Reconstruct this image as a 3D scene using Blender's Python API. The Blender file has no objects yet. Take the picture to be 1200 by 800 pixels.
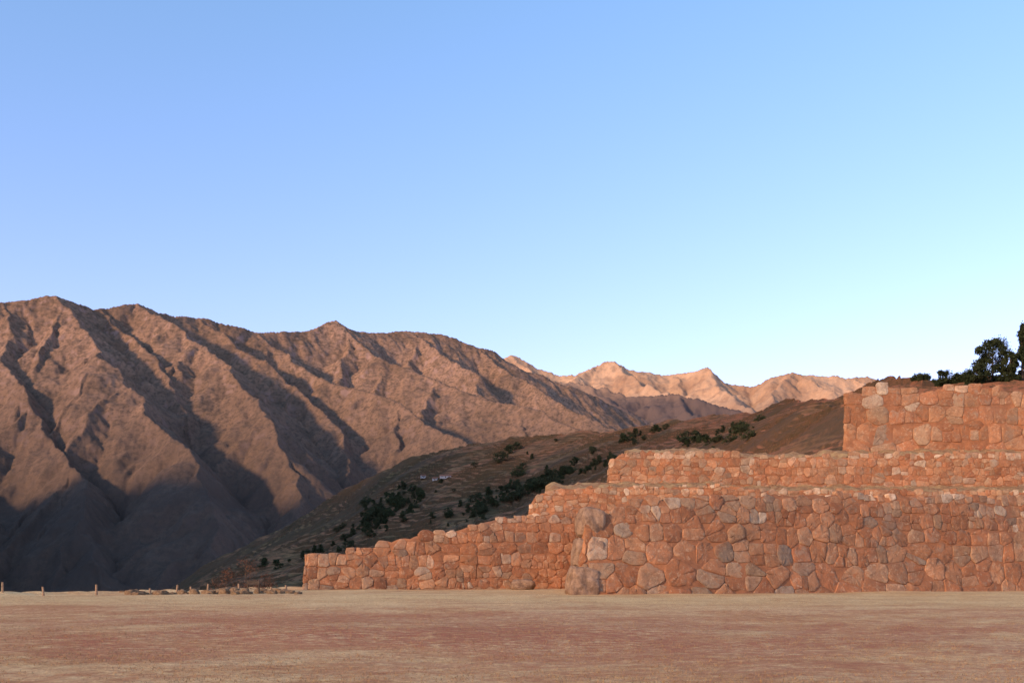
import bpy, math, random, bmesh
import numpy as np
from mathutils import Vector, Matrix

random.seed(7)
F=1167.0; H0=664.0; EYE=1.7
def W(px,py,D): return ((px-600)/F*D, D, EYE+(H0-py)/F*D)
scene=bpy.context.scene
col=scene.collection
scene.view_settings.view_transform='Standard'
scene.view_settings.look='None'
scene.view_settings.exposure=0

# ---------------- noise ----------------
def perlin(x,y,seed=0):
    xi=np.floor(x).astype(np.int64); yi=np.floor(y).astype(np.int64)
    xf=x-xi; yf=y-yi
    def g(ix,iy,dx,dy):
        h=(ix*374761393+iy*668265263+seed*982451653)&0xffffffff
        h=((h^(h>>13))*1274126177)&0xffffffff
        h=(h^(h>>16))&0xffff
        a=h/65536.0*2*np.pi
        return np.cos(a)*dx+np.sin(a)*dy
    u=xf*xf*xf*(xf*(xf*6-15)+10); v=yf*yf*yf*(yf*(yf*6-15)+10)
    a=g(xi,yi,xf,yf); b=g(xi+1,yi,xf-1,yf); c=g(xi,yi+1,xf,yf-1); d=g(xi+1,yi+1,xf-1,yf-1)
    return ((a*(1-u)+b*u)*(1-v)+(c*(1-u)+d*u)*v)*1.5
def fbm(x,y,o=4,seed=0,gain=0.5):
    r=0;a=1;f=1
    for i in range(o):
        r=r+a*perlin(x*f+i*17.3,y*f-i*9.1,seed+i); a*=gain; f*=2.03
    return r
def sstep(a,b,x):
    t=np.clip((x-a)/(b-a),0,1); return t*t*(3-2*t)

# ---------------- materials ----------------
class NT:
    def __init__(s,name):
        s.m=bpy.data.materials.new(name); s.m.use_nodes=True
        s.t=s.m.node_tree; s.n=s.t.nodes; s.b=s.n['Principled BSDF']
        s.b.inputs['Specular IOR Level'].default_value=0.1
        s.b.inputs['Roughness'].default_value=0.97
    def new(s,k,**kw):
        n=s.n.new(k)
        for a,b in kw.items(): setattr(n,a,b)
        return n
    def link(s,a,b): s.t.links.new(a,b)
    def coord(s,scale=(1,1,1),rot=(0,0,0)):
        tc=s.new('ShaderNodeTexCoord'); mp=s.new('ShaderNodeMapping')
        mp.inputs['Scale'].default_value=scale; mp.inputs['Rotation'].default_value=rot
        s.link(tc.outputs['Object'],mp.inputs['Vector']); return mp.outputs['Vector']
    def noise(s,scale,detail=6,rough=0.6,vec=None,dist=0):
        n=s.new('ShaderNodeTexNoise'); n.inputs['Scale'].default_value=scale
        n.inputs['Detail'].default_value=detail; n.inputs['Roughness'].default_value=rough
        n.inputs['Distortion'].default_value=dist
        s.link(vec if vec is not None else s.coord(),n.inputs['Vector']); return n.outputs['Fac']
    def ramp(s,fac,stops):
        r=s.new('ShaderNodeValToRGB'); e=r.color_ramp.elements
        e[0].position=stops[0][0]; e[1].position=stops[-1][0]
        for p,c in stops[1:-1]: e.new(p)
        for el,(p,c) in zip(sorted(e,key=lambda q:q.position),stops):
            el.color=(c[0],c[1],c[2],1) if isinstance(c,(tuple,list)) else (c,c,c,1)
        s.link(fac,r.inputs['Fac']); return r.outputs['Color']
    def mix(s,fac,a,b,mode='MIX'):
        m=s.new('ShaderNodeMix',data_type='RGBA',blend_type=mode)
        for i,v in ((0,fac),(6,a),(7,b)):
            if isinstance(v,bpy.types.NodeSocket): s.link(v,m.inputs[i])
            elif i==0: m.inputs[0].default_value=v
            else: m.inputs[i].default_value=(v[0],v[1],v[2],1)
        return m.outputs[2]
    def bump(s,h,strength,dist,prev=None):
        b=s.new('ShaderNodeBump'); b.inputs['Strength'].default_value=strength; b.inputs['Distance'].default_value=dist
        s.link(h,b.inputs['Height'])
        if prev: s.link(prev,b.inputs['Normal'])
        return b.outputs['Normal']
    def fin(s,c,n=None):
        if isinstance(c,bpy.types.NodeSocket): s.link(c,s.b.inputs['Base Color'])
        else: s.b.inputs['Base Color'].default_value=(c[0],c[1],c[2],1)
        if n: s.link(n,s.b.inputs['Normal'])
        return s.m
    def geo(s,out,ax):
        g=s.new('ShaderNodeNewGeometry'); x=s.new('ShaderNodeSeparateXYZ')
        s.link(g.outputs[out],x.inputs[0]); return x.outputs[ax]
    def slope(s): return s.geo('Normal','Z')
    def height(s): return s.geo('Position','Z')
    def maprange(s,v,a,b,c=0,d=1):
        m=s.new('ShaderNodeMapRange'); s.link(v,m.inputs[0])
        for i,q in enumerate((a,b,c,d)): m.inputs[i+1].default_value=q
        return m.outputs[0]

def mat_mountain():
    t=NT('mountain_slope')
    big=t.noise(0.0022,5,0.6)
    c=t.ramp(big,[(0.3,(0.21,0.125,0.076)),(0.5,(0.29,0.174,0.108)),(0.7,(0.36,0.218,0.14))])
    med=t.noise(0.009,8,0.7,dist=0.6)
    c=t.mix(t.ramp(med,[(0.47,0),(0.62,0.6)]),c,(0.14,0.09,0.056))
    sp=t.noise(0.055,8,0.8)
    c=t.mix(t.ramp(sp,[(0.47,0),(0.57,0.75)]),c,(0.08,0.058,0.038))
    st=t.ramp(t.slope(),[(0.5,0.85),(0.66,0.0)])
    rk=t.ramp(t.noise(0.02,6,0.7),[(0.5,0),(0.58,1)])
    c=t.mix(t.mix(1,st,rk,'MULTIPLY'),c,(0.31,0.20,0.155))
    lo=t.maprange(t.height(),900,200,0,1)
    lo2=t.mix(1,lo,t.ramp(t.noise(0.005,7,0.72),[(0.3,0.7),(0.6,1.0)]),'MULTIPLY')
    c=t.mix(lo2,c,(0.085,0.060,0.045))  # valley shade painted into the lower slopes by height, together with darker scrub
    n=t.bump(t.noise(0.05,8,0.8),0.7,3.2)
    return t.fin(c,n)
def mat_far():
    t=NT('far_mountain_slope')
    c=t.ramp(t.noise(0.0012,7,0.65),[(0.35,(0.34,0.20,0.115)),(0.5,(0.46,0.285,0.165)),(0.65,(0.54,0.35,0.21))])
    c=t.mix(t.ramp(t.noise(0.008,6,0.7),[(0.5,0),(0.62,0.5)]),c,(0.24,0.15,0.095))
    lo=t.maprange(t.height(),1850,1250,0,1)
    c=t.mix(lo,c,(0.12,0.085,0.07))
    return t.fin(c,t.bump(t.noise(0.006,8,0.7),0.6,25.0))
def mat_hill():
    t=NT('terraced_hillside')
    v=t.coord((1,1,3))
    c=t.ramp(t.noise(0.012,7,0.7,v),[(0.32,(0.25,0.155,0.055)),(0.44,(0.34,0.175,0.07)),(0.54,(0.46,0.175,0.075)),(0.66,(0.40,0.25,0.11))])
    red=t.mix(1,t.maprange(t.geo('Position','X'),40,140,0,1),t.ramp(t.noise(0.02,6,0.7),[(0.38,0.2),(0.55,0.85)]),'MULTIPLY')
    c=t.mix(red,c,(0.48,0.16,0.07))
    c=t.mix(t.ramp(t.noise(0.2,8,0.85),[(0.49,0),(0.56,0.75)]),c,(0.10,0.075,0.032))
    c=t.mix(t.ramp(t.noise(0.03,7,0.75),[(0.52,0),(0.60,0.75)]),c,(0.085,0.07,0.03))
    st=t.ramp(t.slope(),[(0.86,0.85),(0.985,0.0)])
    c=t.mix(st,c,(0.085,0.055,0.028))
    return t.fin(c,t.bump(t.noise(0.5,6,0.75),0.9,1.0))
def mat_ground():
    t=NT('dry_grass_ground')
    v=t.coord((0.8,1,1))
    a=t.noise(0.22,9,0.78,v,0.6)
    b=t.noise(2.4,9,0.85,t.coord((0.9,1,1)),0.3)
    s=t.new('ShaderNodeMath',operation='MULTIPLY_ADD'); t.link(b,s.inputs[0]); s.inputs[1].default_value=0.9
    t.link(a,s.inputs[2])
    g=t.new('ShaderNodeNewGeometry'); x=t.new('ShaderNodeSeparateXYZ'); t.link(g.outputs['Position'],x.inputs[0])
    c=t.ramp(s.outputs[0],[(0.78,(0.42,0.195,0.09)),(0.88,(0.56,0.33,0.145)),(0.96,(0.67,0.44,0.20)),(1.0,(0.76,0.55,0.27))])
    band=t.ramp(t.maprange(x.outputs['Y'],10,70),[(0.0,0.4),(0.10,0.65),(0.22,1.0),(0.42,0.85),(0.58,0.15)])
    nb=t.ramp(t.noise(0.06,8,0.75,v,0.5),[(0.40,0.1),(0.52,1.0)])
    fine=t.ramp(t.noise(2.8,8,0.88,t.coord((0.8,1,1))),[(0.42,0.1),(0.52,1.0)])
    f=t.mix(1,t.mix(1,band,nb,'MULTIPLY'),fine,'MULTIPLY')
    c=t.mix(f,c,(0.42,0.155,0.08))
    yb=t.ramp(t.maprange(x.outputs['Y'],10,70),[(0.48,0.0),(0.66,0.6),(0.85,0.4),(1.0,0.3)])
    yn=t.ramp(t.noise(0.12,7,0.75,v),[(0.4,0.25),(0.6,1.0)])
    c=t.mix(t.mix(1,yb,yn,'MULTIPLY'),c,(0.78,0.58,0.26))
    c=t.mix(t.ramp(t.noise(8,7,0.9),[(0.49,0),(0.57,0.6)]),c,(0.31,0.155,0.075))
    n=t.bump(t.noise(9,6,0.8),0.8,0.06); n=t.bump(t.noise(0.9,5,0.7),0.4,0.2,n)
    return t.fin(c,n)
def wash(t,c):
    c=t.mix(t.ramp(t.noise(0.45,8,0.75),[(0.46,0),(0.60,0.7)]),c,(0.45,0.19,0.082))
    c=t.mix(t.ramp(t.noise(0.16,9,0.78,dist=0.5),[(0.51,0),(0.63,0.55)]),c,(0.23,0.13,0.08))
    return c
def mat_stone():
    t=NT('red_fieldstone')
    at=t.new('ShaderNodeAttribute',attribute_name='tint'); sx=t.new('ShaderNodeSeparateColor'); t.link(at.outputs['Color'],sx.inputs[0])
    c=t.ramp(sx.outputs[0],[(0.0,(0.31,0.125,0.06)),(0.3,(0.42,0.18,0.083)),(0.55,(0.48,0.255,0.13)),(0.75,(0.40,0.265,0.155)),(0.93,(0.29,0.21,0.145)),(1.0,(0.62,0.48,0.32))])
    c=wash(t,c)
    c=t.mix(t.ramp(t.noise(1.3,9,0.82,dist=0.8),[(0.47,0),(0.60,0.65)]),c,(0.22,0.125,0.073))
    c=t.mix(t.ramp(t.noise(3.5,8,0.87),[(0.53,0),(0.61,0.7)]),c,(0.58,0.41,0.25))
    c=t.mix(t.ramp(t.noise(2.0,8,0.9),[(0.56,0),(0.63,0.7)]),c,(0.12,0.08,0.055))
    c=t.mix(t.ramp(t.noise(0.6,6,0.7),[(0.56,0),(0.66,0.6)]),c,(0.32,0.235,0.16))
    c=t.mix(1.0,c,t.ramp(sx.outputs[1],[(0,0.72),(1,1.14)]),'MULTIPLY')
    n=t.bump(t.noise(2.4,9,0.8),0.7,0.14); n=t.bump(t.noise(14,5,0.75),0.5,0.045,n)
    return t.fin(c,n)
def mat_mud():
    t=NT('red_mud_joint')
    c=t.ramp(t.noise(1.5,7,0.75),[(0.35,(0.22,0.10,0.05)),(0.65,(0.38,0.17,0.082))])
    c=wash(t,c)
    return t.fin(c,t.bump(t.noise(5,7,0.85),0.8,0.1))
def mat_terrace():
    t=NT('terrace_soil')
    c=t.ramp(t.noise(0.9,8,0.82),[(0.38,(0.30,0.14,0.07)),(0.5,(0.45,0.27,0.13)),(0.62,(0.58,0.42,0.20))])
    return t.fin(c,t.bump(t.noise(3,7,0.85),1.0,0.3))
def mat_simple(name,a,b,scale,bs=0.5,bd=0.05):
    t=NT(name); return t.fin(t.ramp(t.noise(scale,6,0.75),[(0.38,a),(0.62,b)]),t.bump(t.noise(scale*2,6,0.75),bs,bd))
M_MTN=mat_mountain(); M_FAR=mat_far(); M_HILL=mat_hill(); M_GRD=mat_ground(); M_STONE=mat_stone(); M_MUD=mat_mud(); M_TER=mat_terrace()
M_LEAF=mat_simple('dark_foliage',(0.014,0.022,0.010),(0.05,0.062,0.026),1.2)
M_LEAF1=mat_simple('hill_foliage',(0.025,0.036,0.016),(0.07,0.083,0.035),0.5)
M_LEAF2=mat_simple('olive_foliage',(0.034,0.040,0.018),(0.085,0.09,0.042),0.4)
M_ORANGE=mat_simple('rust_foliage',(0.10,0.045,0.026),(0.18,0.08,0.042),2)
M_BARK=mat_simple('bark',(0.05,0.038,0.028),(0.10,0.075,0.055),4)
M_WOOD=mat_simple('weathered_wood',(0.22,0.14,0.08),(0.40,0.27,0.17),9)
M_STRAW=mat_simple('straw_blades',(0.26,0.15,0.065),(0.42,0.27,0.12),3)
M_BOULD=mat_simple('grey_red_boulder',(0.20,0.125,0.08),(0.42,0.28,0.18),1.6,1.0,0.2)
M_LOOSE=mat_simple('straw_coloured_stone',(0.24,0.14,0.075),(0.46,0.31,0.17),3,1.0,0.2)
M_WHITE=mat_simple('whitewash',(0.42,0.38,0.34),(0.6,0.55,0.5),2)
M_ROOF=mat_simple('roof_tile',(0.24,0.10,0.06),(0.32,0.15,0.09),2)
M_DARK=mat_simple('dark_opening',(0.02,0.018,0.015),(0.03,0.025,0.02),2)

# ---------------- mesh helpers ----------------
def mesh_obj(name,verts,faces,mats,smooth=True,midx=None):
    me=bpy.data.meshes.new(name)
    me.from_pydata([tuple(v) for v in verts],[],faces)
    for m in (mats if isinstance(mats,(list,tuple)) else [mats]): me.materials.append(m)
    if smooth: me.polygons.foreach_set('use_smooth',[True]*len(me.polygons))
    if midx is not None: me.polygons.foreach_set('material_index',midx)
    me.update()
    o=bpy.data.objects.new(name,me); col.objects.link(o); return o
def grid_obj(name,X,Y,Z,mat,smooth=True):
    r,c=X.shape
    me=bpy.data.meshes.new(name)
    co=np.stack([X,Y,Z],-1).reshape(-1,3).astype(np.float32)
    me.vertices.add(r*c); me.vertices.foreach_set('co',co.ravel())
    i=np.arange(r*c).reshape(r,c)
    q=np.stack([i[:-1,:-1],i[:-1,1:],i[1:,1:],i[1:,:-1]],-1).reshape(-1,4)
    n=len(q)
    me.loops.add(n*4); me.loops.foreach_set('vertex_index',q.ravel().astype(np.int32))
    me.polygons.add(n); me.polygons.foreach_set('loop_start',(np.arange(n)*4).astype(np.int32))
    me.polygons.foreach_set('use_smooth',np.full(n,smooth))
    me.materials.append(mat); me.update(calc_edges=True); me.validate()
    o=bpy.data.objects.new(name,me); col.objects.link(o); return o
def tag(o,label=None,cat=None,group=None,kind=None):
    if label:o['label']=label
    if cat:o['category']=cat
    if group:o['group']=group
    if kind:o['kind']=kind
    return o

# ---------------- camera, light, world ----------------
cam=bpy.data.cameras.new('camera'); cam.sensor_width=36; cam.lens=F/1200*36; cam.shift_y=(H0-400)/1200
cam.clip_end=80000; cam.clip_start=0.1
co=bpy.data.objects.new('camera',cam); col.objects.link(co); co.location=(0,0,EYE); co.rotation_euler=(math.radians(90),0,0); scene.camera=co
SEL=math.radians(17); AZ=math.radians(229)
sd=Vector((math.sin(AZ)*math.cos(SEL),math.cos(AZ)*math.cos(SEL),math.sin(SEL)))
sl=bpy.data.lights.new('sun','SUN'); sl.energy=4.7; sl.angle=math.radians(4.0); sl.color=(1.0,0.655,0.40)
so=bpy.data.objects.new('sun',sl); col.objects.link(so); so.rotation_euler=sd.to_track_quat('Z','Y').to_euler()
wd=bpy.data.worlds.new('World'); scene.world=wd; wd.use_nodes=True
wt=wd.node_tree; bg=wt.nodes['Background']; sk=wt.nodes.new('ShaderNodeTexSky'); sk.sky_type='NISHITA'
sk.sun_disc=False; sk.sun_elevation=SEL; sk.sun_rotation=AZ; sk.altitude=2200; sk.air_density=1.0; sk.dust_density=0.8; sk.ozone_density=1.6
tc=wt.nodes.new('ShaderNodeTexCoord'); sp_=wt.nodes.new('ShaderNodeSeparateXYZ'); rp=wt.nodes.new('ShaderNodeValToRGB')
wt.links.new(tc.outputs['Generated'],sp_.inputs[0]); wt.links.new(sp_.outputs['Z'],rp.inputs['Fac'])
rp.color_ramp.elements[0].position=0.05; rp.color_ramp.elements[0].color=(0.96,0.62,0.73,1)
rp.color_ramp.elements[1].position=0.5; rp.color_ramp.elements[1].color=(0.98,1.02,1.05,1)
e_=rp.color_ramp.elements.new(0.25); e_.color=(0.98,0.83,0.94,1)
mx=wt.nodes.new('ShaderNodeMix'); mx.data_type='RGBA'; mx.blend_type='MULTIPLY'; mx.inputs[0].default_value=1
wt.links.new(sk.outputs[0],mx.inputs[6]); wt.links.new(rp.outputs[0],mx.inputs[7]); wt.links.new(mx.outputs[2],bg.inputs[0]); bg.inputs[1].default_value=0.36

# ---------------- ridge skeleton mountains ----------------
def ridge_field(X,Y,lines,k,gully,gfreq,seed,warp,bigwarp=0):
    wx=X+fbm(X/ (warp*6),Y/(warp*6),4,seed)*warp; wy=Y+fbm(X/(warp*6)+50,Y/(warp*6),4,seed+9)*warp
    if bigwarp:
        wx=wx+fbm(X/620,Y/620,2,seed+20)*bigwarp; wy=wy+fbm(X/620+30,Y/620,2,seed+23)*bigwarp
    H=np.full(X.shape,-1e9)
    off=0
    for li,P in enumerate(lines):
        acc=off; off+=7777.0
        for a,b in zip(P[:-1],P[1:]):
            dx,dy=b[0]-a[0],b[1]-a[1]; L2=dx*dx+dy*dy; L=math.sqrt(L2)
            t=np.clip(((wx-a[0])*dx+(wy-a[1])*dy)/L2,0,1)
            ex=wx-(a[0]+dx*t); ey=wy-(a[1]+dy*t)
            d=np.sqrt(ex*ex+ey*ey)
            s=acc+t*L; acc+=L
            z=a[2]+(b[2]-a[2])*t - k*d*(1-0.12*np.tanh(d/600))
            m=z>H-gully*1.5
            if m.any():
                sm,dm=s[m],d[m]; side=np.sign(ex[m]*dy-ey[m]*dx)
                g=np.abs(perlin(sm*gfreq+side*31.7, dm*gfreq*0.22,seed+3))+0.5*np.abs(perlin(sm*gfreq*2.3+side*11,dm*gfreq*0.5,seed+5))
                z[m]+=(g-0.3)*gully*sstep(0,gully*2.0,dm)
            H=np.maximum(H,z)
    return H
def WL(l): return [W(*p) for p in l]
main=[(-420,470,3600),(-250,410,3800),(-150,385,3900),(-60,365,4000),(0,353,4100),(60,346,4200),(110,362,4400),(165,355,4600),(200,368,4700),(240,374,4900),(300,388,5000),(350,388,5200),(395,377,5400),(430,391,5500),(480,387,5600),(520,392,5700),(560,408,5750),(585,411,5800),(610,430,5900),(650,446,6000),(690,462,6100),(740,485,6300),(800,505,6500)]
spurs=[
[(-60,365,4000),(-80,450,3500),(-60,550,3000),(-40,650,2500),(-30,720,2300)],
[(-150,385,3900),(-190,480,3400),(-180,600,2900),(-160,700,2500)],
[(0,353,4100),(-5,395,3850),(30,455,3500),(60,515,3230),(100,580,2850),(130,650,2600),(140,720,2400)],
[(60,346,4200),(92,385,3950),(140,432,3650),(182,480,3420),(222,535,3080),(245,600,2780),(275,700,2450)],
[(120,362,4420),(150,400,4200),(190,440,3900),(215,480,3700)],
[(165,355,4600),(212,388,4300),(258,428,3980),(305,475,3680),(340,530,3350),(350,600,3000),(378,690,2700)],
[(240,374,4900),(300,415,4500),(345,455,4250),(390,505,3930),(415,560,3550),(450,640,3200)],
[(300,388,5000),(342,416,4780),(390,445,4470),(450,465,4200),(495,493,3920),(540,520,3660),(570,590,3300)],
[(395,377,5400),(430,415,5100),(495,438,4880),(560,464,4650),(622,480,4420),(680,505,4150),(720,560,3900)],
[(480,387,5600),(510,415,5350),(560,440,5100)],
[(560,408,5750),(600,440,5450),(650,468,5150),(700,492,4900),(740,530,4700)],
]
SP=[WL(s) for s in spurs]; br=[]
r=random.Random(33)
for s in SP:
    for i in range(0,len(s)-1):
        for side in (-1,1):
            if r.random()<0.3: continue
            f=r.random(); a=np.array(s[i])*(1-f)+np.array(s[i+1])*f
            d=np.array(s[i+1][:2])-np.array(s[i][:2]); d/=np.linalg.norm(d); n=np.array((d[1],-d[0]))*side
            v=d*0.8+n*r.uniform(0.4,1.1); v/=np.linalg.norm(v); L=r.uniform(140,440); sl_=r.uniform(0.66,0.86)
            p1=(a[0]+v[0]*L,a[1]+v[1]*L,a[2]-L*sl_-5); v2=v*0.8+d*0.6; v2/=np.linalg.norm(v2)
            p2=(p1[0]+v2[0]*L,p1[1]+v2[1]*L,p1[2]-L*sl_); br.append([(a[0],a[1],a[2]-10),p1,p2])
cols=np.linspace(-330,830,900); rows=np.concatenate([np.linspace(2250,4400,310),np.linspace(4408,6700,230)])
PX,DD=np.meshgrid(cols,rows); X=(PX-600)/F*DD; Y=DD
H=ridge_field(X,Y,[WL(main)]+SP+br,0.99,40,1/130.0,3,22,48)
H+=fbm(X/80,Y/80,5,21,0.6)*4
H=np.maximum(H,-330+fbm(X/200,Y/200,3,5)*25)
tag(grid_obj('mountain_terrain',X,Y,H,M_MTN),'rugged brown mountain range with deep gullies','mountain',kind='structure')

mid=[[(600,432,8600),(640,442,8400),(670,446,8300),(700,452,8200),(735,462,8000),(790,461,7800),(830,474,7600),(900,490,7400),(980,510,7200)],
[(690,450,8200),(720,475,7700),(760,495,7200)],[(790,461,7800),(810,485,7300)]]
far=[(500,440,11800),(570,428,11800),(600,418,11800),(622,428,11800),(650,437,11800),(675,441,11700),(700,428,11600),(718,423,11500),(740,434,11500),(790,439,11500),(828,432,11300),(855,450,11300),(880,452,11200),(932,434,11000),(960,441,11000),(1000,441,11000),(1040,447,11000),(1100,452,11000),(1200,462,11000),(1350,470,11000)]
fs=[[(600,418,11800),(640,445,11000),(680,470,10300)],[(718,423,11500),(750,448,10800),(800,470,10000)],[(675,441,11700),(690,455,11200)],[(700,428,11600),(660,452,10900)],
[(828,432,11300),(845,455,10600),(880,480,9800)],[(790,439,11500),(800,458,10900)],[(932,434,11000),(905,460,10400),(900,485,9800)],[(932,434,11000),(975,460,10300)],[(1000,441,11000),(1030,465,10300)]]
cols=np.linspace(480,1400,620); rows=np.linspace(7000,12400,330)
PX,DD=np.meshgrid(cols,rows); X=(PX-600)/F*DD; Y=DD
H=np.maximum(ridge_field(X,Y,[WL(l) for l in [far]+fs],0.9,150,1/420.0,8,35),ridge_field(X,Y,[WL(l) for l in mid],0.8,100,1/300.0,12,40))
H+=fbm(X/300,Y/300,5,41,0.6)*30
H=np.maximum(H,-330)
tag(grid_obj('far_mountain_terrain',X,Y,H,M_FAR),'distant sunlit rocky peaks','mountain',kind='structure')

# unseen opposite range, added out of frame to shade the valley and lower slopes
xs=np.linspace(-4200,-1150,110); ys=np.linspace(-3400,2900,260)
X,Y=np.meshgrid(xs,ys)
ux,uy=-math.sin(AZ),-math.cos(AZ)
cr=np.interp(Y,[-3400,-1720,-1000,0,800,1500,2100,2600,2900],[1000,1010,980,970,980,930,680,330,80])
H=cr-0.8*np.abs(X+2150)+fbm(X/400,Y/400,5,60)*110
p=(-X*uy+Y*ux)
H=np.minimum(H,-330+1700*sstep(110,350,p)+fbm(X/150,Y/150,3,61)*40)  # ridge cut along the sun direction so the plaza stays sunlit
H=np.maximum(H,-330)
tag(grid_obj('shade_ridge_terrain',X,Y,H,M_MTN),'unseen brown ridge added to shade the valley','mountain',kind='structure')
s=40000
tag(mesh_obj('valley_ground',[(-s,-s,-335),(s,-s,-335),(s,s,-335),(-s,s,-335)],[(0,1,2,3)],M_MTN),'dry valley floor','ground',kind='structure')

# ---------------- terraced hill ----------------
hc_px=[-200,100,200,235,280,330,400,450,520,600,690,740,800,870,930,1000,1040,1080,1130,1200,1400]
hc_py=[820,740,694,668,642,620,580,548,531,513,501,501,491,484,471,459,448,440,440,436,420]
hc_D =[1400,1400,1350,1330,1300,1250,1200,1150,1080,1000,920,850,760,640,520,400,340,310,290,280,270]
def hill_z(px,D):
    cp=np.interp(px,hc_px,hc_py); cD=np.interp(px,hc_px,hc_D)
    Dn=np.interp(px,[350,700,1000,1200],[320,280,170,150]); pn=np.interp(px,[350,600,720,1000,1200],[712,680,590,540,500])
    pn=np.maximum(pn,cp+15)
    t=np.clip((D-Dn)/(cD-Dn),0,1)
    py=pn+(cp-pn)*t**0.8
    z=EYE+(H0-py)/F*D
    zn=EYE+(H0-pn)/F*Dn
    near=np.interp(px,[350,620,700,1000],[-6,-5,-3,-2])
    tn=sstep(0,1,np.clip((D-100)/(Dn-100),0,1))
    z=np.where(D<Dn,near+(zn-near)*tn,z)
    sh=np.interp(px,[640,720,800,880,960,1100],[0,0,0.5,1,1,0])
    Dm=np.interp(px,[700,880,1000],[620,400,300])
    z=z+sh*6*np.exp(-((D-Dm)/(0.13*Dm))**2)
    zc=EYE+(H0-cp)/F*cD
    over=np.maximum(D-cD,0)
    z=np.where(D>cD,zc-0.45*over*over/(over+120),z)
    return z
def hill_full(px,D):
    X=(px-600)/F*D; Y=D
    z=hill_z(px,D)
    k=sstep(140,330,D)
    z=z+fbm(X/140,Y/140,4,71)*9*k*np.clip(D/1100,0,1)+fbm(X/30,Y/30,4,75)*0.8*k
    st=np.interp(px,[500,900],[4.2,2.6])
    ph=z/st+fbm(X/80,Y/80,5,77,0.6)*1.4
    fl=np.floor(ph); fr=ph-fl
    zt=z+(sstep(0.8,0.97,fr)-fr)*st*0.85
    kk=np.clip(k*(0.15+1.0*sstep(-0.3,0.25,fbm(X/55+9,Y/55,4,79,0.6))),0,1)*sstep(-480,-250,X)
    return X,Y,z*(1-kk)+zt*kk
cols=np.linspace(-150,1400,850); rows=np.concatenate([np.linspace(62,300,110),np.linspace(302,1000,680),np.linspace(1002,1900,320)])
PX,DD=np.meshgrid(cols,rows)
X,Y,H=hill_full(PX,DD)
tag(grid_obj('hill_terrain',X,Y,H,M_HILL),'terraced red-brown farmed hillside with shrubs','hill',kind='structure')

# ---------------- plaza ground ----------------
def plaza_z(X,Y):
    z=fbm(X/14,Y/14,4,90)*0.10+0.03
    z=z*(0.5+0.5*sstep(5,30,np.hypot(X,Y)))
    edge=np.interp(X,[-200,-60,-33,-22,-15,-10],[50,58,63,70,84,110])+perlin(X/5,X*0,3)*1.5
    over=np.maximum(Y-edge,0)
    z=z+0.22*np.exp(-((Y-edge+2)/2.5)**2)*np.clip(0.3+fbm(X/3,Y/3,3,14),0,1)*sstep(-12,-16,X)
    z=z-0.35*over*over/(over+5)
    z=z-0.02*np.maximum(-X-60,0)
    return z
ys=np.concatenate([np.linspace(-200,8,40),np.linspace(8.5,75,420),np.linspace(75.5,125,80)])
xs=np.concatenate([np.linspace(-260,-45,60),np.linspace(-44.7,55,500),np.linspace(56,260,60)])
X,Y=np.meshgrid(xs,ys); Z=plaza_z(X,Y)
tag(grid_obj('plaza_ground',X,Y,Z,M_GRD),'flat square of dry trampled grass','ground',kind='structure')
def pz(x,y): return float(plaza_z(np.array([[x]],float),np.array([[y]],float))[0,0])

rng=np.random.default_rng(4)
N=100000
D=12+ (rng.random(N)**1.3)*48; px=rng.uniform(-60,1260,N); gx=(px-600)/F*D; gy=D
clump=fbm(gx/3,gy/2,5,95,0.75); keep=clump+rng.random(N)*0.9>0.2
gx=gx[keep]; gy=gy[keep]; gz=plaza_z(gx,gy); n=len(gx)
a=rng.random(n)*6.283; w=rng.uniform(0.005,0.012,n); hh=rng.uniform(0.012,0.04,n); lx=rng.normal(0,0.03,n); ly=rng.normal(0,0.03,n)
V=np.empty((n,3,3)); V[:,0]=np.stack([gx-w*np.cos(a),gy-w*np.sin(a),gz-0.01],1); V[:,1]=np.stack([gx+w*np.cos(a),gy+w*np.sin(a),gz-0.01],1); V[:,2]=np.stack([gx+lx,gy+ly,gz+hh],1)
tag(mesh_obj('dry_grass',V.reshape(-1,3).tolist(),np.arange(n*3).reshape(-1,3).tolist(),M_STRAW,False),'short straw-coloured grass tufts','grass',kind='stuff')

# ---------------- masonry walls ----------------
def clip(poly,a,b,c):
    out=[]; n=len(poly)
    for i in range(n):
        p=poly[i]; q=poly[(i+1)%n]
        dp=a*p[0]+b*p[1]-c; dq=a*q[0]+b*q[1]-c
        if dp<=0: out.append(p)
        if (dp<0<dq) or (dq<0<dp):
            t=dp/(dp-dq); out.append((p[0]+(q[0]-p[0])*t,p[1]+(q[1]-p[1])*t))
    return out
class Path:
    def __init__(s,pts):
        s.p=[np.array(q,float) for q in pts]; s.d=[];s.L=[0]
        for a,b in zip(s.p[:-1],s.p[1:]):
            l=np.linalg.norm(b-a); s.d.append((b-a)/l); s.L.append(s.L[-1]+l)
        nr=[np.array((d[1],-d[0])) for d in s.d]; s.m=[nr[0]]
        for a,b in zip(nr[:-1],nr[1:]):
            m=a+b; m/=np.linalg.norm(m); s.m.append(m/max(0.5,float(m@a)))
        s.m.append(nr[-1]); s.len=s.L[-1]
    def at(s,t,o):
        t=min(max(t,0),s.len-1e-6); i=0
        while i<len(s.d)-1 and t>s.L[i+1]: i+=1
        f=(t-s.L[i])/(s.L[i+1]-s.L[i])
        a=s.p[i]+s.m[i]*o; b=s.p[i+1]+s.m[i+1]*o
        return a+(b-a)*f
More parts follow.
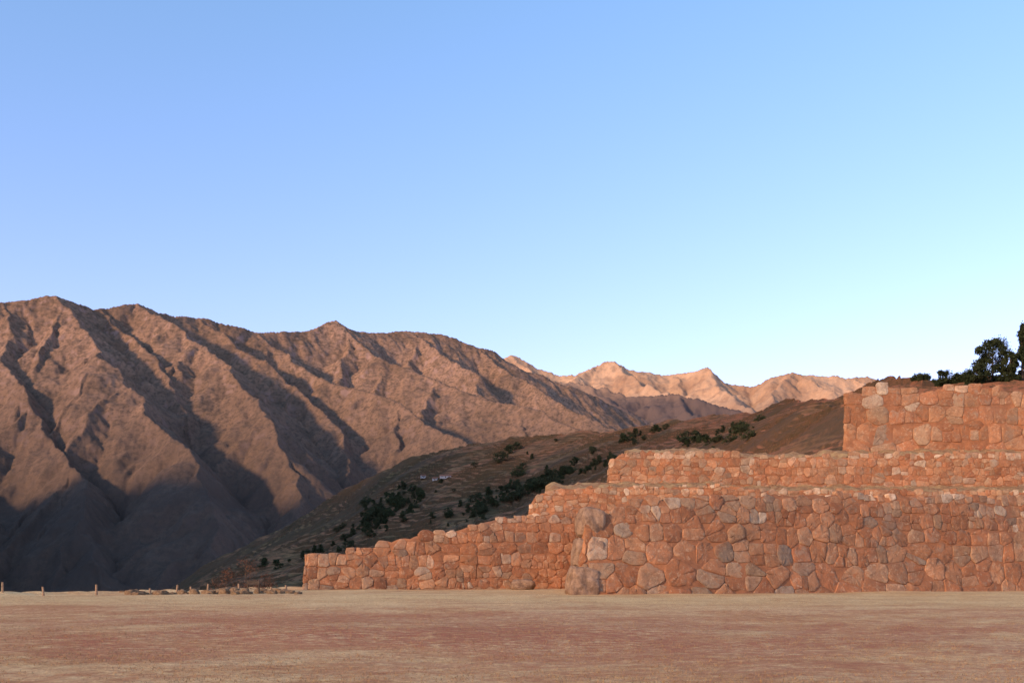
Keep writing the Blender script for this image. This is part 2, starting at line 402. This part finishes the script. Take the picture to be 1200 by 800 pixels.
def build_wall(name,pts,z0,top,r0,r1,batter,seed,label,rough=0.035,thick=1.1):
    rnd=random.Random(seed); P=Path(pts)
    zmax=max(top(P.at(t,0)[0]) for t in np.linspace(0,P.len,80))
    seeds=[]; bnd=[]; z=z0
    while z<zmax+1.6:
        f=min(1,max(0,(z-z0)/(zmax-z0))); h=(r0+(r1-r0)*f)*rnd.uniform(0.7,1.3)
        t=-1.0+rnd.random(); und=rnd.uniform(0,99)
        while t<P.len+1.5:
            w=h*rnd.choice([0.5,0.75,0.95,1.15,1.4,1.9])
            zz=z+0.3*h*float(perlin(np.array([t/3.5+und]),np.array([0.3]),5)[0])
            u=rnd.random(); e0=rnd.uniform(0.03,.2)*h; e1=rnd.uniform(0.03,.2)*h; bb=(zz-e0,zz+h+e1)
            if u<0.24 and w>h*0.7:
                k=rnd.uniform(-.05,.05)*w; g=rnd.choice([0.35,0.5,0.65]); seeds.append((t+w/2-k,zz+h*g*0.5)); seeds.append((t+w/2+k,zz+h*(g+1)*0.5)); bnd+=[bb,bb]
            elif u<0.31:
                for fx in (0.17,0.5,0.83): seeds.append((t+w*fx,zz+h*0.2)); bnd.append(bb)
                seeds.append((t+w*0.5,zz+h*0.72)); bnd.append(bb)
            else: seeds.append((t+w/2+rnd.uniform(-.08,.08)*h,zz+h*(0.5+rnd.uniform(-0.08,0.08)))); bnd.append(bb)
            t+=w
        z+=h
    S=np.array(seeds); SV=[];SZ=[];SD=[];Fc=[];C=[];cnt=0
    for i,(cs,cz) in enumerate(seeds):
        if cs<-0.3 or cs>P.len+0.3: continue
        tp=top(P.at(cs,0)[0])
        if cz>tp-0.08: continue
        d=(S[:,0]-cs)**2+(S[:,1]-cz)**2; idx=np.argsort(d)[1:20]
        R=2.6; poly=[(cs-R,cz-R),(cs+R,cz-R),(cs+R,cz+R),(cs-R,cz+R)]
        for j in idx:
            q=S[j]; a=q[0]-cs;b=q[1]-cz; poly=clip(poly,a,b,(q[0]**2+q[1]**2-cs**2-cz**2)/2)
            if len(poly)<3: break
        if len(poly)<3: continue
        poly=clip(poly,0,-1,-bnd[i][0]); poly=clip(poly,0,1,bnd[i][1])
        poly=clip(poly,-1,0,0); poly=clip(poly,1,0,P.len); poly=clip(poly,0,-1,-z0)
        poly=clip(poly,0,1,tp+rnd.uniform(-0.4,0.22)*r1)
        if len(poly)<3: continue
        A=np.array(poly); c=A.mean(0)
        keep=[k for k in range(len(A)) if np.linalg.norm(A[k]-A[(k+1)%len(A)])>0.1]
        A=A[keep]
        if len(A)<3: continue
        ext=(A.max(0)-A.min(0)); sz=float(min(ext))
        if sz<0.14: continue
        istop=cz>tp-r1*1.1
        A=c+(A-c)*max(0.92,1-rnd.uniform(0.0,0.018)/sz)
        for cut0,cut1 in ((0.06,0.15),(0.16,0.25)):
            B=[]
            for k in range(len(A)):
                p=A[k];q=A[(k+1)%len(A)]; cut=rnd.uniform(cut0,cut1)
                B.append(p+(q-p)*cut); B.append(p+(q-p)*(1-cut))
            A=np.array(B)
        n=len(A); A=A+np.array([[rnd.gauss(0,0.013),rnd.gauss(0,0.013)] for _ in range(n)])*min(1.3,sz+0.3)
        pro=rnd.uniform(-0.015,rough)*min(1.4,max(0.6,sz)); ta=rnd.gauss(0,0.028); tb=rnd.gauss(-0.01,0.028)
        rim=0.034*min(1.8,max(0.6,sz))
        rings=[(1.0,-0.4),(1.0,-rim),(0.97,-rim*0.3),(0.92,0.0),(0.55,0.006*sz)]
        b=len(SV)
        tv=min(0.97,abs(rnd.gauss(0.42,0.29))) if rnd.random()>0.025 else 1.0
        if istop and rnd.random()<0.6: tv=rnd.choice([0.6,0.68,0.75,1.0,0.98])
        tint=(tv, rnd.random()*0.8+(0.2 if istop else 0), rnd.random(),1)
        for ri,(sc,dp) in enumerate(rings):
            for k in range(n):
                q=c+(A[k]-c)*sc; dep=dp
                if ri>0: dep+=pro+ta*(q[0]-c[0])+tb*(q[1]-c[1])
                if ri>1: dep+=rnd.gauss(0,0.012*sz)
                SV.append(q[0]);SZ.append(q[1]);SD.append(dep);C.append(tint)
        SV.append(c[0]);SZ.append(c[1]);SD.append(pro+rnd.gauss(0.005,0.014)*sz);C.append(tint)
        for ri in range(len(rings)-1):
            for k in range(n):
                k2=(k+1)%n; Fc.append((b+ri*n+k,b+ri*n+k2,b+(ri+1)*n+k2,b+(ri+1)*n+k))
        l=len(rings)-1
        for k in range(n): Fc.append((b+l*n+k,b+l*n+(k+1)%n,b+len(rings)*n))
        cnt+=1
    nst=len(Fc)
    ss=np.array(SV); sz_=np.array(SZ); dd=np.array(SD)
    dd+=0.04*fbm(ss*0.8,sz_*0.8,2,seed)+0.2*perlin(ss/7,sz_/3.5,seed+2)
    V=[]
    for a_,z_,d_ in zip(ss,sz_,dd):
        xy=P.at(a_,d_-batter*(z_-z0)); V.append((xy[0],xy[1],z_))
    ts=np.linspace(0,P.len,int(P.len/0.35)+2); b=len(V); nr=24
    for t in ts:
        tt=top(P.at(t,0)[0])-0.35*r1+rnd.uniform(-.08,.08)
        for k in range(nr):
            zz=z0+(tt-z0)*k/(nr-1)
            o=-0.026+0.04*float(fbm(np.array([t*0.8]),np.array([zz*0.8]),2,seed)[0])+0.2*float(perlin(np.array([t/7]),np.array([zz/3.5]),seed+2)[0])-batter*(zz-z0)+rnd.uniform(-.02,.012)
            xy=P.at(t,o); V.append((xy[0],xy[1],zz)); C.append((0.3,0.4,0.5,1))
        for (o,zz) in ((-thick-batter*(tt-z0),tt-0.1),(-thick-batter*(tt-z0),z0)):
            xy=P.at(t,o); V.append((xy[0],xy[1],zz)); C.append((0.3,0.4,0.5,1))
    m=nr+2
    for k in range(len(ts)-1):
        for j in range(m-1):
            a=b+k*m+j; Fc.append((a,a+m,a+m+1,a+1))
    e=b+(len(ts)-1)*m; Fc.append(tuple(b+j for j in range(m))); Fc.append(tuple(e+m-1-j for j in range(m)))
    mi=[0]*nst+[1]*(len(Fc)-nst)
    o=mesh_obj(name,V,Fc,[M_STONE,M_MUD],True,mi)
    at=o.data.color_attributes.new('tint','FLOAT_COLOR','POINT'); at.data.foreach_set('color',np.array(C,np.float32).ravel())
    tag(o,label,'wall'); print(name,cnt,'stones'); return o
def prof(pts,seed,amp=0.12,freq=0.5):
    xs=[(p-600)/F*D for p,y,D in pts]; zs=[EYE+(H0-y)/F*D for p,y,D in pts]
    def f(x):
        xa=np.array([x*freq]); s0=np.array([seed*3.7])
        return float(np.interp(x,xs,zs)+amp*perlin(xa,s0,seed)[0]*1.5+amp*perlin(xa*3.1,s0,seed+1)[0])
    return f
t_left=prof([(352,648,72.5),(400,646,73.5),(450,635,74.5),(500,623,75),(560,612,76),(600,604,77),(650,600,78),(700,598,79)],1,0.12)
build_wall('stone_wall',[(-16.2,84),(-15.3,72),(-9,74.2),(6.5,78.6)],-0.9,t_left,1.0,0.6,0.08,11,'sloping red fieldstone terrace wall ending at the grass')
t_bas=prof([(640,602,58.6),(700,601,58.6),(716,597,59.2),(722,589,59.5),(734,588,59.7),(738,582,60),(900,578,64),(1000,577,66.5),(1200,580,72.5),(1500,580,76)],2,0.13)
wallcorner=build_wall('stone_wall',[(4.75,82),(3.55,58.6),(4.1,57.9),(10.4,60),(22.6,65.8),(37,71.6),(60,77)],-0.9,t_bas,1.45,0.6,0.13,12,'tall polygonal red stone wall with large corner boulders')
t_2=prof([(600,590,84),(622,588,84),(625,579,84),(645,574,84),(652,570,84),(700,568,84),(870,567,84),(872,571,84),(1200,573,84),(1500,573,84)],3,0.10)
build_wall('stone_wall',[(2.2,97),(1.35,84.2),(2.0,84),(70,84.2)],5.0,t_2,0.7,0.5,0.06,13,'low terrace wall of small red stones above larger wall')
t_3=prof([(700,552,94.5),(712,550,94.5),(714,537,94.5),(722,534,94.5),(727,528,94.5),(862,526,94.5),(868,533,94.5),(985,533,94.5),(1000,530,94.5),(1200,528,94.5),(1500,528,94.5)],4,0.14)
build_wall('stone_wall',[(11.2,108),(8.9,94.4),(9.6,94),(80,94.2)],7.6,t_3,1.15,0.65,0.05,14,'long reddish upper terrace wall of rough stones')
t_4=prof([(980,474,104.5),(989,472,104.5),(990.5,459,104.5),(1010,454,104.5),(1042,449,104.5),(1050,455,104.5),(1090,453,104.5),(1130,448,104.5),(1150,452,104.5),(1200,455,104.5),(1500,452,104.5)],5,0.2)
build_wall('stone_wall',[(41.5,120),(34.6,104.2),(34.9,104),(92,104)],12.2,t_4,2.0,1.2,0.02,15,'highest wall of big pale red stone blocks')

def terrace(x0,x1,yf,yb,zf,rise,label):
    xs=np.linspace(x0,x1,260); u=np.linspace(0,1,24); X=np.repeat(xs[None,:],24,0)
    Y=np.array([[yf(x)+(yb(x)-yf(x))*t for x in xs] for t in u]); Z=np.array([[zf(x)+rise*t for x in xs] for t in u])+fbm(X/1.6,Y/2,5,99,0.65)*0.18
    Z[:, 0]-=6
    tag(grid_obj('terrace_ground',X,Y,Z,M_TER),label,'ground',kind='structure')
terrace(-14.0,70,lambda x:float(np.interp(x,[-15,-9,5.6,5.9,10.4,22.6,37,70],[73.6,75.6,80.2,60.8,62.2,68.2,74.2,80])),lambda x:84.6,lambda x:(min(t_left(x),6) -0.5) if x<5.75 else t_bas(x)-0.5,0.2,'bare soil terrace between walls')
terrace(2.9,75,lambda x:85.3,lambda x:94.4,lambda x:t_2(x)-0.35,1.4,'bare soil terrace between walls')
terrace(11.5,85,lambda x:95.3,lambda x:104.4,lambda x:t_3(x)-0.35,1.6,'bare soil terrace between walls')
terrace(41.8,92,lambda x:105.3,lambda x:122,lambda x:t_4(x)-0.9,0,'bare soil terrace between walls')

# ---------------- boulders ----------------
def rock_mesh(seed,sub=4,box=0.5,amp=0.16,mat=None):
    bm=bmesh.new(); bmesh.ops.create_icosphere(bm,subdivisions=sub,radius=1)
    P=np.array([v.co[:] for v in bm.verts])
    m=np.abs(P).max(1,keepdims=True); Q=P*(1-box)+P/m*0.85*box
    o=seed*13.1
    nn=fbm(P[:,0]*1.3+o+P[:,2]*0.7,P[:,1]*1.3-o+P[:,2]*0.9,5,seed)
    Q=Q*(1+amp*nn)[:,None]
    for v,q in zip(bm.verts,Q): v.co=q
    me=bpy.data.meshes.new('boulder'); bm.to_mesh(me); bm.free(); me.polygons.foreach_set('use_smooth',[True]*len(me.polygons)); me.materials.append(mat or M_BOULD)
    return me
rocks=[rock_mesh(i,4,[0.8,0.4,0.78,0.4,0.45,0.5][i],0.13) for i in range(6)]
loose=[rock_mesh(i+10,3,0.4,0.25,M_LOOSE) for i in range(4)]
def boulder(px,py,D,w,h,dpt,mi,name='boulder',rz=0.0,ry=0.0):
    o=bpy.data.objects.new(name,rocks[mi]); col.objects.link(o); o.location=W(px,py,D); k=D/F
    o.scale=(w/2*k*1.12,dpt/2,h/2*k*1.12); o.rotation_euler=(0,ry,rz); return o
for a in [(692,613,59.6,31,37,1.8,1),(688,649,59.75,34,36,2.4,2),(683,682,59.25,36,36,2.5,0)]:
    o=boulder(*a,name='corner_stone',rz=0.12,ry=0.12); o.parent=wallcorner
tag(boulder(612,685,72,27,13,1.4,3),'low grey boulder lying on the dry grass','boulder')
r=random.Random(5)
for i in range(66):
    px=r.choice([r.uniform(140,205),r.uniform(205,350),r.uniform(240,352)]); D=r.uniform(60,65) if px<300 else r.uniform(63,68)
    s_=r.uniform(0.08,0.34)
    if i<3: px=265+i*8; D=62; s_=0.42
    x=(px-600)/F*D
    o=bpy.data.objects.new('loose_stone',loose[i%4]); col.objects.link(o); o.location=(x,D,pz(x,D)+s_*0.2); o.scale=(s_*r.uniform(1,1.7),s_,s_*r.uniform(0.5,0.9)); o.rotation_euler=(0,0,r.random()*6)
    tag(o,'rough loose stone lying at the grass edge','stone',group='loose stones along the edge of the square')

# ---------------- posts and sign ----------------
def tube(V,Fc,a,b,ra,rb,n=8):
    a=Vector(a);b=Vector(b); d=(b-a).normalized(); u=d.orthogonal().normalized(); v=d.cross(u); s0=len(V)
    for p,rr in ((a,ra),(b,rb)):
        for k in range(n):
            t=2*math.pi*k/n; V.append(tuple(p+u*math.cos(t)*rr+v*math.sin(t)*rr))
    for k in range(n): Fc.append((s0+k,s0+(k+1)%n,s0+n+(k+1)%n,s0+n+k))
    Fc.append(tuple(s0+n+k for k in range(n)))
V=[];Fc=[]; tube(V,Fc,(0,0,-0.3),(0.02,0.01,0.85),0.08,0.06)
post=mesh_obj('fence_post',V,Fc,M_WOOD,False)
plist=[3,51,113,176,207,224,243,280,318,336]
for i,px in enumerate(plist):
    o=post if i==0 else post.copy()
    if i: col.objects.link(o)
    D=61 if px<150 else 62+ (px-150)/200*5; x=(px-600)/F*D
    o.location=(x,D,pz(x,D)); o.rotation_euler=(r.uniform(-.08,.08),r.uniform(-.1,.1),r.random()*6); o.scale=(1,1,r.uniform(0.5,1.1)*(0.8 if px>60 else 1.0))
    tag(o,'short weathered wooden fence post in dry grass','post',group='fence posts along the square edge')
x=(297-600)/F*64; z=pz(x,64)
e=bpy.data.objects.new('sign',None); col.objects.link(e); e.location=(x,64,z); tag(e,'small wooden sign board on two posts','sign')
for sx_ in (-0.36,0.36):
    V=[];Fc=[]; tube(V,Fc,(sx_,0,-0.2),(sx_,0,0.85),0.05,0.05)
    p=mesh_obj('sign_post',V,Fc,M_BARK,False); p.parent=e
bm=bmesh.new(); bmesh.ops.create_cube(bm,size=1); bmesh.ops.scale(bm,vec=(0.84,0.05,0.26),verts=bm.verts); bmesh.ops.bevel(bm,geom=bm.edges[:],offset=0.015,segments=2,affect='EDGES')
me=bpy.data.meshes.new('sign_board'); bm.to_mesh(me); bm.free(); me.materials.append(M_BARK); o=bpy.data.objects.new('sign_board',me); col.objects.link(o); o.parent=e; o.location=(0,-0.08,0.70)

# ---------------- trees ----------------
def crown_geo(rnd,lobes,n,ls):
    V=[];Fc=[]
    for i in range(n):
        c,rad=rnd.choice(lobes)
        d=Vector((rnd.gauss(0,1),rnd.gauss(0,1),rnd.gauss(0,1))).normalized()*(rnd.random()**0.45)
        if rnd.random()<0.12: d*=1.35
        p=Vector((c[0]+d.x*rad[0],c[1]+d.y*rad[1],c[2]+d.z*rad[2]))
        u=Vector((rnd.gauss(0,1),rnd.gauss(0,1),rnd.gauss(0,0.9))).normalized(); w=u.orthogonal().normalized(); w.rotate(Matrix.Rotation(rnd.random()*6.28,3,u))
        s=ls*rnd.uniform(0.6,1.4); b=len(V)
        V+=[tuple(p-u*s),tuple(p+w*s*0.45),tuple(p+u*s),tuple(p-w*s*0.45)]; Fc.append((b,b+1,b+2,b+3))
    return V,Fc
def tree_lobes(rnd,h,wid,kind,lobe=(0.16,0.26),nb=None):
    L=[];V=[];Fc=[]
    tube(V,Fc,(0,0,-1),(0.1,0,h*0.45),h*0.028,h*0.018,7); tube(V,Fc,(0.1,0,h*0.45),(0.0,0.1,h*0.92),h*0.018,h*0.005,6)
    nb=nb or {'round':20,'cone':24,'tall':14}[kind]
    for i in range(nb):
        f=rnd.uniform(0.15,0.94) if kind!='cone' else 0.08+0.85*i/nb
        if kind=='round': rr=wid*0.5*math.sqrt(max(0.05,1-((f-0.52)/0.48)**2))
        elif kind=='cone': rr=wid*0.5*(1.05-f)
        else: rr=wid*0.5*math.sin(max(0.1,min(1,f))*2.6)*0.9
        a=rnd.random()*6.28; rr*=rnd.uniform(0.3,0.95); c=(math.cos(a)*rr,math.sin(a)*rr,h*f)
        tube(V,Fc,(0.05,0,h*f*0.85),c,h*0.009,h*0.003,5)
        q=wid*rnd.uniform(*lobe); L.append((c,(q,q,q*rnd.uniform(0.8,1.4))))
    L.append(((0,0,h*0.95),(wid*0.09,wid*0.09,h*0.07)))
    return L,V,Fc
def full_tree(kind,h,wid,seed,px,D,label,n=7000,dz=0):
    rnd=random.Random(seed); L,V,Fc=tree_lobes(rnd,h,wid,kind,(0.09,0.16),38)
    e=bpy.data.objects.new('tree',None); col.objects.link(e)
    X_,Y_,Zc=hill_full(np.array([float(px)]),np.array([float(D)]))
    e.location=(float(X_[0]),D,float(Zc[0])-0.2-dz)
    t=mesh_obj('trunk',V,Fc,M_BARK); t.parent=e
    V,Fc=crown_geo(rnd,L,n,0.25); c=mesh_obj('crown',V,Fc,M_LEAF,False); c.parent=e
    tag(e,label,'tree')
full_tree('round',13,11,1,1163,270,'dark round-crowned tree on the hill top',12000,1.5)
full_tree('round',8,7,8,1144,266,'dark bushy tree beside taller tree',7000,2)
full_tree('tall',10,5,9,1184,266,'small leafy tree beside tall conifer',7000,1.5)
full_tree('cone',17,7,2,1198,268,'tall dark conifer on the hill top',11000,1)
full_tree('round',13,10,3,1219,272,'dark leafy tree on the hill top',9000)
full_tree('round',5.5,6,4,1104,275,'low bushy tree on the hill crest',4000,1)
full_tree('round',4,6,5,1124,275,'low bushy tree on the hill crest',4000,1)
full_tree('round',2.8,6,6,1080,290,'low bushy tree on the hill crest',3000,1)
vm=[]
for i in range(6):
    rnd=random.Random(100+i); kind=['tall','cone','round'][i%3]; h=10; L,V,Fc=tree_lobes(rnd,h,6.5 if kind!='round' else 9,kind,(0.16,0.28)); nt=len(Fc)
    V2,F2=crown_geo(rnd,L,900,0.55); b=len(V); V+=V2; Fc+=[tuple(k+b for k in f) for f in F2]
    o=mesh_obj('tree',V,Fc,[M_BARK,M_LEAF2 if i%2 else M_LEAF1],False,[0]*nt+[1]*len(F2)); vm.append(o.data); bpy.data.objects.remove(o)
def inv(px,py):
    Ds=np.linspace(230,1390,900); X_,Y_,Z_=hill_full(np.full(900,float(px)),Ds)
    p=H0-(Z_-EYE)/Ds*F
    k=np.argmax(p<=py)
    return (float(Ds[k]),float(X_[k]),float(Z_[k])) if p[k]<=py else None
clusters=[(466,592,40,15,80),(432,618,34,12,28),(598,578,56,11,56),(548,604,44,9,20),(655,560,44,8,32),(850,511,42,7,28),(815,517,18,5,12),(740,515,30,5,10),(350,655,50,8,8),(700,545,24,8,10),(390,645,34,9,8),(580,545,60,10,8)]
r=random.Random(9); cnt=0
for cx,cy,sx,sy,n in clusters:
    for i in range(n):
        px=cx+r.gauss(0,sx*0.5); py=cy+r.gauss(0,sy*0.6)+(cx-px)*0.35
        q=inv(px,py)
        if not q: continue
        D,x,z=q; o=bpy.data.objects.new('tree',vm[r.randrange(6)]); col.objects.link(o)
        s_=r.choice([0.3,0.4,0.55,0.7,0.85])*r.uniform(0.85,1.1)*D/800; o.location=(x,D,z-0.3-s_*1.5); o.scale=(s_*r.uniform(1.1,1.8),s_*r.uniform(1.1,1.8),s_); o.rotation_euler=(0,0,r.random()*6.28)
        tag(o,'dark green tree growing on the terraced hillside','tree',group='trees on the terraced hillside'); cnt+=1
print('hill trees',cnt)
for px,h,D,sd_ in [(287,2.3,68,3),(264,1.6,67.5,5),(308,1.2,69,7)]:
    rnd=random.Random(sd_); L,V,Fc=tree_lobes(rnd,h,1.8,'round')
    x=(px-600)/F*D; e=bpy.data.objects.new('shrub',None); col.objects.link(e); e.location=(x,D,pz(x,D)-0.1); tag(e,'sparse rust-coloured shrub beyond the grass edge','shrub',group='rust shrubs at the edge')
    t=mesh_obj('trunk',V,Fc,M_BARK); t.parent=e
    V,Fc=crown_geo(rnd,L,600,0.05); c=mesh_obj('crown',V,Fc,M_ORANGE,False); c.parent=e

# ---------------- houses ----------------
def house(px,py,w,d,h,rot):
    q=inv(px,py)
    if not q: return
    D,x,z=q; e=bpy.data.objects.new('house',None); col.objects.link(e); e.location=(x,D,z-0.3); e.rotation_euler=(0,0,rot)
    k0=D/1000*0.8; e.scale=(k0,k0,k0)
    tag(e,'small whitewashed farmhouse on the terraced hillside','house',group='farmhouses on the hillside')
    a,b=w/2,d/2; V=[(-a,-b,-1),(a,-b,-1),(a,b,-1),(-a,b,-1),(-a,-b,h),(a,-b,h),(a,b,h),(-a,b,h),(-a,0,h+d*0.28),(a,0,h+d*0.28)]
    o=mesh_obj('wall',V,[(0,1,5,4),(1,2,6,9,5),(2,3,7,6),(3,0,4,8,7)],M_WHITE,False); o.parent=e
    k=0.4; zr=h+d*0.28+0.12; V=[(-a-k,-b-k,h-0.1),(a+k,-b-k,h-0.1),(a+k,0,zr),(-a-k,0,zr),(a+k,b+k,h-0.1),(-a-k,b+k,h-0.1)]
    V+=[(p[0],p[1],p[2]+0.15) for p in V]
    o=mesh_obj('roof',V,[(0,1,2,3),(3,2,4,5),(6,7,8,9),(9,8,10,11),(0,1,7,6),(4,5,11,10),(0,3,9,6),(3,5,11,9),(1,2,8,7),(2,4,10,8)],M_ROOF,False); o.parent=e
    for nm,x0,x1,z0,z1 in (('door',-0.5,0.5,0,2.0),('window',-a*0.7,-a*0.7+1,1,2),('window',a*0.7-1,a*0.7,1,2)):
        o=mesh_obj(nm,[(x0,-b-0.03,z0),(x1,-b-0.03,z0),(x1,-b-0.03,z1),(x0,-b-0.03,z1)],[(0,1,2,3)],M_DARK,False); o.parent=e
house(522,561,14,6,2.4,0.1); house(510,562,6,5,2.2,-0.2); house(496,562,6,5,2.2,0.3)
